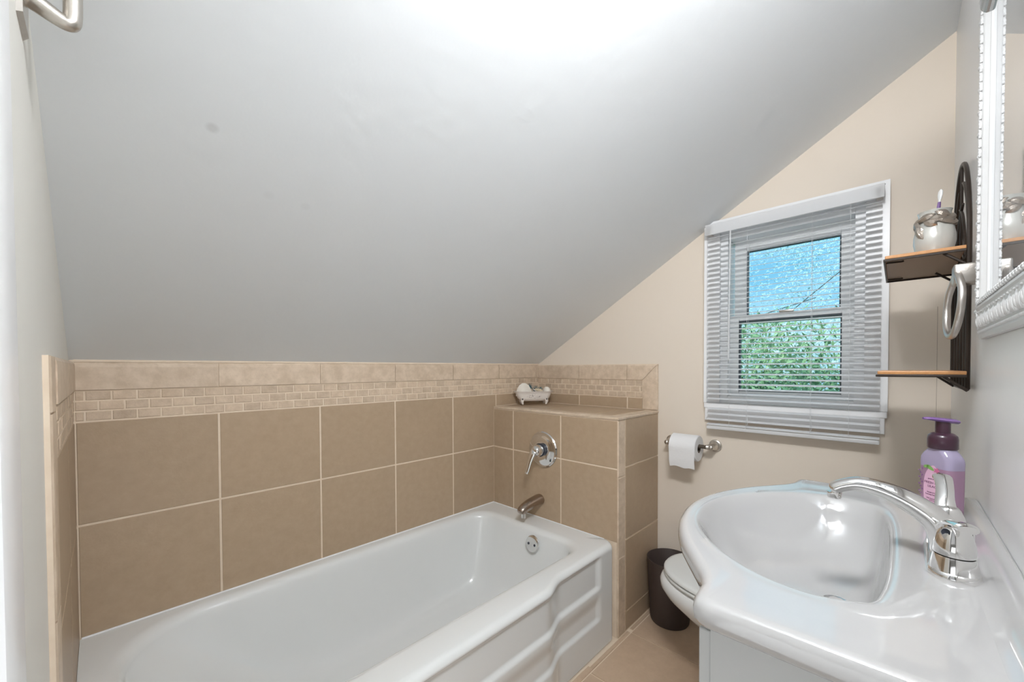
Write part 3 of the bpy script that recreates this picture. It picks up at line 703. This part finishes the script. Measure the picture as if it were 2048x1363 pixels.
# ------------------------------------------------------------------ waste bin
bx, by = 1.797, -.872
wb = thing('waste_bin', 'dark brown ribbed plastic waste bin in the corner by the window wall', 'waste bin', (bx, by, 0))
n_ = 120; rings = []
def ribr(r_, z, amp): return [(bx+(r_+amp*math.cos(k*PI))*math.cos(2*PI*k/n_), by+(r_+amp*math.cos(k*PI))*math.sin(2*PI*k/n_), z) for k in range(n_)]
rings = [ribr(.07, .0, 0), ribr(.080, .0, 0), ribr(.0825, .004, 0), ribr(.0835, .02, .0008), ribr(.0975, .262, .0008), ribr(.098, .270, 0), ribr(.0985, .277, 0), ribr(.0975, .279, 0), ribr(.096, .277, 0), ribr(.081, .01, 0), ribr(.04, .008, 0)]
MB().loft(rings).build('bin_body', CAN, wb, angle=50)
MB().tube([(bx+.0975*math.cos(2*PI*k/60), by+.0975*math.sin(2*PI*k/60), .278) for k in range(60)], .0015, 6, closed=True).build('rim', CAN, wb)

# ------------------------------------------------------------------ toilet paper holder and roll
hz = .792
hp_ = thing('paper_holder', 'brushed nickel toilet paper holder with two wall posts under the window', 'paper holder', (L, -.93, hz))
for y_, sg in ((-1.030, 1), (-.836, -1)):
    po = MB().lathe([(.026, 0), (.027, .003), (.0255, .007), (.021, .009), (.019, .014), (.0135, .018), (.0115, .030), (.0108, .052)], (L, y_, hz), (-1, 0, 0), 32)
    po.ball((L-.060, y_, hz), .0118, 18, 12)
    po.tube([(L-.020, y_, hz), (L-.042, y_+sg*.002, hz), (L-.060, y_+sg*.012, hz), (L-.064, y_+sg*.028, hz)], [.017, .0145, .0115, .0085], 16)
    po.build('post', NICKEL, hp_)
MB().tube([(L-.064, -1.012, hz), (L-.064, -.85, hz)], .0085, 16).build('roller', CARD, hp_)
rc = Vector((L-.064, 0, hz-.0105)); y0, y1 = -.982, -.868
rl = thing('toilet_paper_roll', 'white toilet paper roll with loose sheet on the holder', 'toilet paper', (rc.x, -.925, rc.z))
rm = MB(); no = 48
def circ(r_, y_): return [(rc.x+r_*math.cos(2*PI*k/no), y_, rc.z+r_*math.sin(2*PI*k/no)) for k in range(no)]
rm.loft([circ(.0195, y0), circ(.054, y0), circ(.0565, y0+.003), circ(.0565, y1-.003), circ(.054, y1), circ(.0195, y1), circ(.0195, y0)], True, False, False)
rm.build('roll', PAPER, rl, angle=50)
MB().loft([circ(.0194, y0+.0005), circ(.0194, y1-.0005), circ(.0185, y1-.0005), circ(.0185, y0+.0005), circ(.0194, y0+.0005)], True, False, False).build('core', CARD, rl)
sheet = []
for k in range(15):     # from the top of the roll over the front and down
    if k < 9: a = PI/2+PI/2*k/8; px, pz = rc.x+.0578*math.cos(a), rc.z+.0578*math.sin(a)
    else: px, pz = rc.x-.0578+.0012*math.sin((k-8)*1.2)+.0016*(k-8), rc.z-.0135*(k-8)
    sheet.append((px, pz, k))
row = [[(px, y0+.002+(y1-y0-.004)*j/10+(.004*math.sin(j) if k > 13 else 0), pz-(.0045*(10-j)/10 if k == 14 else 0)+(.003*math.sin(j*1.1) if k == 14 else 0)) for j in range(11)] for px, pz, k in sheet]
sm = MB(); inn = [[(x+.0007, y, z) for x, y, z in r_] for r_ in row]
vs_ = [p for r_ in row for p in r_]+[p for r_ in inn for p in r_]; N_ = len(row)*11; fs_ = []
for i in range(len(row)-1):
    for j in range(10):
        a = i*11+j; fs_ += [(a, a+1, a+12, a+11), (N_+a, N_+a+11, N_+a+12, N_+a+1)]
for j in range(10): a = (len(row)-1)*11+j; fs_.append((a, a+1, N_+a+1, N_+a))
for i in range(len(row)-1):
    for j in (0, 10): a = i*11+j; fs_.append((a, a+11, N_+a+11, N_+a))
sm.add(vs_, fs_).build('loose_sheet', PAPER, rl, angle=60)

# ------------------------------------------------------------------ mirror
MX0, MX1, MZ0, MZ1 = .46, 1.231, 1.189, 1.875
mi = thing('framed_mirror', 'white ornate framed mirror above the sink', 'mirror', (.81, -W, 1.19))
prof = [(0, 0), (0, .0085), (.006, .010), (.012, .0095), (.022, .012), (.038, .0150), (.050, .0165), (.0535, .0185), (.057, .0185), (.059, .0160), (.069, .0160), (.072, .0145), (.078, .0085), (.080, .0075), (.081, .004)]
def fr_ring(d, p): return [(MX0+d, -W+.001+p, MZ0+d), (MX1-d, -W+.001+p, MZ0+d), (MX1-d, -W+.001+p, MZ1-d), (MX0+d, -W+.001+p, MZ1-d)]
names = [('frame_edge', 0, 4, FRAMES), ('egg_and_dart_band', 3, 7, FRAMEW), ('bead_ridge', 6, 10, FRAMES), ('inner_moulding', 9, 17, FRAMES)]
fmb = MB().loft([fr_ring(*q) for q in prof], True, False, False); fmb.build('frame', FRAMES, mi, smooth=True, angle=12)
# eggs and beads
egg_mb = MB()
orn = MB(); rope = MB(); bead = MB(); inr = MB()
def run(a, b_, step):
    n_ = max(1, int((b_-a)/step)); return [a+(b_-a)*(k+.5)/n_ for k in range(n_)]
def place(side, s, d, p):
    if side == 0: return Vector((s, -W+.001+p, MZ0+d))
    if side == 1: return Vector((MX1-d, -W+.001+p, s))
    if side == 2: return Vector((s, -W+.001+p, MZ1-d))
    return Vector((MX0+d, -W+.001+p, s))
for side in range(4):
    lo, hi = (MX0, MX1) if side in (0, 2) else (MZ0, MZ1)
    hz = side in (0, 2)
    def el(mb, c, al, th, ac, n_=10, k_=6): mb.ball(c, 1, n_, k_, sc=((al, th, ac) if hz else (ac, th, al)))
    for s in run(lo+.03, hi-.03, .040):
        el(orn, place(side, s, .033, .0115), .0115, .0062, .0150, 14, 8)
        el(orn, place(side, s, .030, .0145), .0045, .0042, .0100)
        for dx in (-.0145, .0145, .020): el(orn, place(side, s+dx, .032, .0110), .0028 if abs(dx) < .019 else .0036, .0055, .0155)
        for dx in (-.009, .009): el(orn, place(side, s+dx, .046, .0145), .0070, .0032, .0030)
    for s in run(lo+.015, hi-.015, .0085): bead.ball(place(side, s, .0125, .0100), .0030, 8, 5)
    for i_, s in enumerate(run(lo+.06, hi-.06, .0085)):
        el(rope, place(side, s, .0625 if i_ % 2 else .0655, .0170), .0062, .0030, .0032, 8, 5)
        el(rope, place(side, s+.003, .0660 if i_ % 2 else .0620, .0175), .0030, .0026, .0026, 8, 5)
orn.build('egg_and_dart_band', FRAMES, mi)['kind'] = 'stuff'; bead.build('bead_row', FRAMES, mi)['kind'] = 'stuff'; rope.build('rope_moulding', FRAMES, mi)['kind'] = 'stuff'
MB().box(MX0+.078, MX1-.078, -W+.001, -W+.0055, MZ0+.078, MZ1-.078).build('mirror_glass', MIRR, mi, smooth=False)

# ------------------------------------------------------------------ vanity light (globe bar)
lb_ = thing('vanity_light', 'satin metal wall light hanging in front of the mirror top', 'wall light', (.80, -W, 1.88))
MB().loft([[(x, -W+p, z) for x, z in ((.45+q, 1.880+q), (.98-q, 1.880+q), (.98-q, 1.95-q), (.45+q, 1.95-q))] for q, p in ((0, 0), (0, .022), (.006, .030), (.012, .030), (.016, .042), (.03, .044))]).build('back_plate', BARM, lb_, angle=20)
MB().loft([[(x, y, z) for x in (xx,) for y, z in ((-W+.031, 1.629), (-W+.040, 1.629), (-W+.0455, 1.636), (-W+.0455, 1.684), (-W+.040, 1.690), (-W+.031, 1.690))] for xx in (.40, .910)]).build('lower_bar', BARM, lb_, smooth=False, bevel=.003)
for x in (.50, .76): MB().tube([(x, -W+.038, 1.66), (x, -W+.038, 1.80), (x, -W+.038, 1.95)], .006, 10).build('arm', BARM, lb_)
for x in (.52, .65, .78, .91):
    MB().lathe([(.024, .043), (.024, .055), (.015, .060), (.015, .064)], (x, -W, 1.915), (0, 1, 0), 24).build('socket', BARM, lb_)
    MB().ball((x, -W+.098, 1.915), .038, 24, 14).build('globe_bulb', BULBM, lb_)

# ------------------------------------------------------------------ wall rack with two shelves
RX0, RX1 = 1.370, 1.700; RY = -W+.012
rk = thing('wall_shelf_rack', 'dark metal arched wall rack with two brown wooden shelves', 'shelf rack', (1.535, -W, 1.09))
RB, RS = 1.085, 1.40         # bottom, spring line
cxr = (RX0+RX1)/2; hw = (RX1-RX0)/2
def arc_pts(x0_, z0_, x1_, z1_, bow, n__=14):
    o_ = []
    for k in range(n__+1):
        t = k/n__; o_.append((x0_+(x1_-x0_)*t, RY, z0_+(z1_-z0_)*t+bow*math.sin(PI*t)))
    return o_
top = [(cxr-hw*math.cos(a), RY, RS+.235*math.sin(a)) for a in [PI*k/28 for k in range(29)]]
MB().tube([(RX0, RY, RB)]+top+[(RX1, RY, RB)], .0045, 8).build('outer_frame', DARKM, rk)
MB().box(RX0-.003, RX1+.003, RY-.003, RY+.003, RB-.003, RB+.004).build('cross_bar', DARKM, rk, bevel=.001)
MB().box(RX0, RX1, RY-.003, RY+.003, 1.386, 1.393).build('cross_bar', DARKM, rk, bevel=.001)
for k in range(1, 5):
    x = RX0+(RX1-RX0)*k/5
    MB().tube([(x, RY, RB), (x, RY, 1.392)], .0028, 8).build('vertical_rod', DARKM, rk)
for s_ in (-1, 1):
    q = [(cxr-s_*hw+s_*1.35*hw*(1-math.cos(a)), RY, RS-.03+.235*math.sin(a)) for a in [PI*.36*k/14 for k in range(15)]]
    MB().tube(q, .0034, 8).build('gothic_arc', DARKM, rk)
    q = [(cxr-s_*hw*.55+s_*.95*hw*(1-math.cos(a)), RY, RS-.03+.17*math.sin(a)) for a in [PI*.42*k/12 for k in range(13)]]
    MB().tube(q, .003, 8).build('gothic_arc', DARKM, rk)
    MB().tube([(cxr+s_*.0, RY, RS+.03), (cxr+s_*hw*.5, RY, RS-.02)], .003, 8).build('gothic_arc', DARKM, rk)
MB().tube([(cxr, RY, 1.392), (cxr, RY, RS+.232)], .003, 8).build('vertical_rod', DARKM, rk)
def shelf(z, y_out, x0_, x1_, fh=.018):
    yb = RY+.004
    MB().box(x0_, x1_, yb, y_out, z, z+.008).build('shelf_board', SHELFW, rk, smooth=False, bevel=.0015)
    f = MB().box(x0_-.002, x1_+.002, y_out-.001, y_out+.003, z-.006, z-.0002).box(x0_-.003, x0_+.001, yb, y_out+.003, z-.006, z-.0002).box(x1_-.001, x1_+.003, yb, y_out+.003, z-.006, z-.0002)
    f.build('shelf_frame', DARKM, rk, smooth=False, bevel=.001)
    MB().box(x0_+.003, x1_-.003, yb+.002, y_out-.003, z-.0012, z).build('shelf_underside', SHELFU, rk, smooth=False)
    for xx in (x0_+.035, x1_-.035):
        MB().tube([(xx, y_out-.002, z-.003), (xx, y_out-.03, z-.004), (xx, y_out-.034, z-.003)], .0022, 6).build('board_clip', DARKM, rk)
        MB().tube([(xx-.03, yb-.002, z-.035), (xx-.03, yb+.035, z-.004)], .003, 6).build('brace', DARKM, rk)
shelf(1.398, -1.585, RX0, RX1); shelf(1.118, -1.575, 1.33, RX1-.01)

# jar with brush
JC = Vector((1.475, -1.6735, 1.4062))
jr = thing('silver_leaf_jar', 'pearly rounded jar with silver leaf collar on the upper shelf', 'jar', JC)
MB().lathe([(a_*.76, b_*.88) for a_, b_ in [(.030, 0), (.036, .002), (.0455, .020), (.050, .042), (.0495, .060), (.045, .080), (.040, .094), (.0375, .106), (.0385, .122), (.041, .128), (.0385, .128), (.035, .118), (.034, .10), (.040, .07), (.03, .01)]], JC, (0, 0, 1), 48).build('jar_body', POTW, jr)
for k, (a, h_, ln, tw) in enumerate([(100, .100, .020, .5), (125, .086, .024, -.9), (150, .108, .022, .3), (165, .090, .018, 2.6), (185, .100, .024, .2), (205, .112, .020, -.5), (215, .092, .024, 2.9), (240, .102, .024, .4), (262, .090, .02, -2.7), (280, .108, .020, .3), (310, .10, .022, .4), (340, .10, .022, 2.7), (10, .1, .022, .4), (45, .1, .022, -.4), (70, .094, .02, .8), (135, .070, .026, -1.2)]):
    a = math.radians(a); h_ *= .88; ln *= .8; rd = .0305+max(0, (.088-h_))*.25; c = JC+Vector((rd*math.cos(a), rd*math.sin(a), h_)); n_ = Vector((math.cos(a), math.sin(a), .12)).normalized()
    t_ = Vector((-math.sin(a), math.cos(a), 0)); d = t_*math.cos(tw)+Z*math.sin(tw); s_ = n_.cross(d)
    ringz = []
    for i in range(9):
        u_ = -1+2*i/8; wd = .0075*(1-u_*u_)**.7+.0004
        cc = c+d*(ln*u_)+n_*(.003-.006*u_*u_)
        ringz.append([cc+s_*wd+n_*0.0015, cc+n_*.0045, cc-s_*wd+n_*.0015, cc-n_*.0015])
    MB().loft(ringz).build('silver_leaf', POTS, jr, angle=30)
tb = thing('toothbrush', 'white headed toothbrush with purple neck standing in the jar', 'toothbrush', JC+Vector((.006, -.004, .012)))
b0_ = JC+Vector((.004, .002, .0125)); d = Vector((.014, -.013, .158))
q = [b0_+d*t for t in (0, .3, .6, .74, .80, .83, .86, .91, .97, 1)]
MB().tube(q[:5], [.004, .0045, .004, .0036, .003], 10).build('brush_handle', PURPLE, tb)
MB().tube(q[4:], [.003, .0032, .0045, .006, .0055, .002], 12, flat=.6, upv=(.6, -.8, 0)).build('brush_head', BRW, tb)

# towel ring
TR = thing('towel_ring', 'brushed nickel towel ring on square wall plate beside the mirror', 'towel ring', (1.2615, -W, 1.325))
MB().box(1.2385, 1.2845, -W, -W+.010, 1.302, 1.348).build('wall_plate', NICKEL, TR, bevel=.003)
MB().box(1.2395, 1.2835, -W+.008, -W+.044, 1.303, 1.343).build('arm', NICKEL, TR, bevel=.004, seg=3)
rp = []
cxT, czT, rT = 1.2615, 1.262, .064
for k in range(56):
    a = 2*PI*k/56; zz = czT+rT*math.sin(a); rp.append((cxT+rT*math.cos(a)*.93, -W+.038+.007*(1.328-zz)/.13+.006*math.cos(a)*smooth((1.335-zz)/.05), zz))
MB().tube(rp, .0060, 14, closed=True).build('ring', SILV, TR)

# robe hook on the left wall
HK = thing('robe_hook', 'brushed nickel hook mounted on the left wall near the door trim', 'hook', (-.008, -.862, 1.56))
MB().loft([[(-.008, -.862+a*s_, 1.590+b_*s2) for a, b_ in ((-.030, -.055), (.030, -.055), (.034, 0), (.030, .055), (-.030, .055), (-.034, 0))] for s_, s2 in ((1, 1),)]+[[(-.003, -.862+a*.9, 1.590+b_*.93) for a, b_ in ((-.030, -.055), (.030, -.055), (.034, 0), (.030, .055), (-.030, .055), (-.034, 0))]]).build('wall_plate', NICKEL, HK, smooth=False)
hq = cat_rom([(-.006, -.862, 1.576), (.000, -.862, 1.573), (.010, -.862, 1.568), (.022, -.862, 1.5625), (.0285, -.862, 1.561), (.0325, -.862, 1.564), (.0338, -.862, 1.572), (.0342, -.862, 1.59), (.0345, -.862, 1.63)], 6)
k_ = len(hq); MB().tube(hq, [.0085+.017*(1-smooth(i/(k_-1)*6))+.003*(1-smooth(i/(k_-1)*2)) for i in range(k_)], 16, flat=1).build('hook_arm', NICKEL, HK)

# ------------------------------------------------------------------ miniature clawfoot tub with shells
MT = Vector((1.735, -.105, ZTOP+.0012))
md = Vector((.79, -.61, 0)).normalized(); mn = Vector((md.y, -md.x, 0)); mn = mn if mn.dot(Vector((-1, -1, 0))) > 0 else -mn
mt = thing('miniature_bathtub', 'small white clawfoot bathtub ornament on the tiled ledge', 'ornament', MT)
S = 1.0
def oval(a_, b_, z, n_=48): return [MT+md*(1.17*a_*math.copysign(abs(math.cos(2*PI*k/n_))**.75, math.cos(2*PI*k/n_)))+mn*(b_*math.copysign(abs(math.sin(2*PI*k/n_))**.75, math.sin(2*PI*k/n_)))+Z*z for k in range(n_)]
MB().loft([oval(.058, .026, .022), oval(.066, .032, .025), oval(.078, .038, .040), oval(.085, .042, .058), oval(.089, .0445, .070), oval(.097, .051, .0755), oval(.0975, .0515, .0775), oval(.094, .049, .078), oval(.083, .040, .068), oval(.070, .032, .034), oval(.05, .02, .030)]).build('ornament_body', MINI, mt, angle=50)
for sa in (-1, 1):
    for sb in (-1, 1):
        c = MT+md*(.066*sa)+mn*(.027*sb)
        MB().tube([c+Z*.036+mn*.004*sb, c+Z*.022+mn*.008*sb+md*.004*sa, c+Z*.010+mn*.006*sb+md*.001*sa, c+Z*.0048+mn*.009*sb], [.012, .0095, .006, .0052], 10).build('foot', MINI, mt)
        MB().ball(c+Z*.034+mn*(.0135*sb)+md*.002*sa, 1, 8, 6, sc=(.0052, .0052, .0055)).build('foot_rosette', CHIP, mt)
rel = MB()
for i in range(34):
    u_ = random.uniform(-.042, .042); v_ = .050+.011*math.sin(i*2.4)*(1-abs(u_)/.06); rad_ = .0412+.08*(v_-.05)
    rel.ball(MT+md*u_+mn*(rad_*(1-.35*(u_/.08)**2))+Z*v_, 1, 6, 4, sc=(random.uniform(.0010, .0026), .0012, random.uniform(.0008, .0018)))
rel.build('dark_floral_relief', CHIP, mt)
zt_ = ZTOP+.074
s1 = MT+md*(-.054)+mn*.0
sh = MB(); rs = []
for i in range(13):
    a = PI*i/12
    rs.append([s1+md*(-.040*math.cos(a))*1.0+mn*(.004+b_*.013*math.sin(a)**.6)+Z*(.058+.060*math.sin(a)*(1+.02*(j % 2))) for j, b_ in enumerate((1, .3, -.5, -1))])
rr_ = []
for i in range(7):       # fan shell: domed half disc
    t = i/6; rr_.append([s1+md*(-.046*math.cos(PI*j/16)*(1-t*.96))+Z*(.050+.072*math.sin(PI*j/16)*(1-t*.96)*(1+.02*(j % 2)))+mn*(.006+.018*math.sin(t*PI/2)) for j in range(17)])
bk = [[p-mn*.012 for p in rr_[0]]]
shm = MB().loft(bk+rr_, close=False, cap0=True, cap1=False); sh_o = shm.build('seashell', SHELLM, None, loc=s1+Z*.05)
tag(sh_o, 'large white fan seashell in the miniature tub', 'seashell')
s2 = MT+md*.078+Z*.080
tag(MB().ball(s2, 1, 20, 12, sc=(.021, .021, .022)).build('round_seashell', SHELLM, None, loc=s2), 'round pale urchin shell at the right end of the miniature tub', 'seashell')
s3 = MT+md*.028+mn*.006+Z*.074
MBs = MB().tube([s3+md*(-.022)+Z*.014, s3+md*(-.012)+Z*.011, s3+Z*.008, s3+md*.012+Z*.005, s3+md*.024], [.001, .006, .010, .009, .003], 12)
for k in range(5): MBs.tube([s3+md*(-.014+.007*k)+Z*.012, s3+md*(-.016+.008*k)+Z*(.023-.001*k)], [.004, .0006], 6)
tag(MBs.build('spiral_seashell', SHELLT, None, loc=s3), 'tan spiky spiral seashell lying in the miniature tub', 'seashell')
s4 = MT+md*.004+mn*.022+Z*.073
tag(MB().tube([s4+Z*.018-md*.010, s4+Z*.010, s4+md*.010+Z*.006], [.0015, .007, .002], 8, flat=.6).build('seashell', SHELLM, None, loc=s4), 'small pointed white shell at the middle of the miniature tub', 'seashell')
s5 = MT+md*(-.005)-mn*.012+Z*.070
br = MB()
for k in range(150):
    g_ = k % 3; base = s5+(md*-.008 if g_ == 0 else md*.012 if g_ == 1 else md*.030)+Z*(.014 if g_ == 0 else .004)
    d = (md*random.gauss((-.5, .35, .9)[g_], .45)+mn*random.gauss(0, .35)+Z*random.uniform(.35, 1.1)).normalized(); ln = random.uniform(.018, .040)
    br.tube([base, base+d*ln*.6+Z*.002, base+d*ln], [.0009, .0008, .0003], 4)
bo = br.build('teal_bristle_plant', TEAL, None, loc=s5); tag(bo, 'teal bristly sea plant sticking out of the miniature tub', 'plant')

# ------------------------------------------------------------------ outside
og = struct(MB().box(2.2, 60, -40, 40, -3.3, -3.2).build('lawn_ground', GRASS, smooth=False))
def tree(name, label, base, crown, R_, n_leaf, lm_, size, trunk_r, seed, group):
    rnd = random.Random(seed)
    t = thing(name, label, 'tree', base, group)
    b = Vector(base); c = Vector(crown)
    MB().tube([b, b.lerp(c, .5)+Vector((.1, .1, 0)), c], [trunk_r, trunk_r*.7, trunk_r*.4], 10).build('trunk', BARK, t)
    for k in range(12):
        a = rnd.uniform(0, 2*PI); e_ = c+Vector((R_[0]*.8*math.cos(a), R_[1]*.8*math.sin(a), rnd.uniform(-.8, .45)*R_[2])); s0 = b.lerp(c, rnd.uniform(.55, 1))
        MB().tube([s0, s0.lerp(e_, .5)+Vector((0, 0, .15)), e_], [trunk_r*.35, trunk_r*.2, .01], 6).build('branch', BARK, t)
    vs_, fs_ = [], []
    lumps = [(c+Vector((rnd.uniform(-1, 1)*R_[0]*.75, rnd.uniform(-1, 1)*R_[1]*.75, rnd.uniform(-1, 1)*R_[2]*.75)), rnd.uniform(.35, .6)) for _ in range(26)]
    for k in range(n_leaf):
        lc, lr = rnd.choice(lumps); d = Vector((rnd.gauss(0, 1), rnd.gauss(0, 1), rnd.gauss(0, 1))).normalized()
        p = lc+Vector((d.x*R_[0], d.y*R_[1], d.z*R_[2]))*lr*rnd.uniform(.75, 1.05)
        u_ = Vector((rnd.gauss(0, 1), rnd.gauss(0, 1), rnd.gauss(0, 1))).normalized(); v_ = u_.orthogonal().normalized(); s_ = size*rnd.uniform(.6, 1.3)
        i0 = len(vs_); vs_ += [p-u_*s_, p+v_*s_*.4, p+u_*s_, p-v_*s_*.4]; fs_.append((i0, i0+1, i0+2, i0+3))
    m_ = MB(); m_.v = vs_; m_.f = fs_; m_.mi = [0]*len(fs_)
    me = bpy.data.meshes.new('foliage'); me.from_pydata([tuple(v-b) for v in vs_], [], fs_); me.materials.append(lm_)
    fo = bpy.data.objects.new('foliage', me); COL.objects.link(fo); fo.parent = t; fo['kind'] = 'stuff'
tree('garden_tree', 'dark green leafy tree filling the lower window pane', (6.2, 1.6, -3.2), (6.2, 1.6, -.35), (1.6, 3.4, 1.9), 110000, LEAF, .044, .10, 3, None)
tree('pale_tree', 'tall tree with haze painted into its pale bluish leaves, seen through the upper window pane', (13.5, 3.2, -3.2), (13.5, 3.2, 2.4), (2.6, 6.0, 3.4), 80000, LEAF2, .042, .07, 5, None)
for o in bpy.data.objects:
    if '_o' in o: del o['_o']
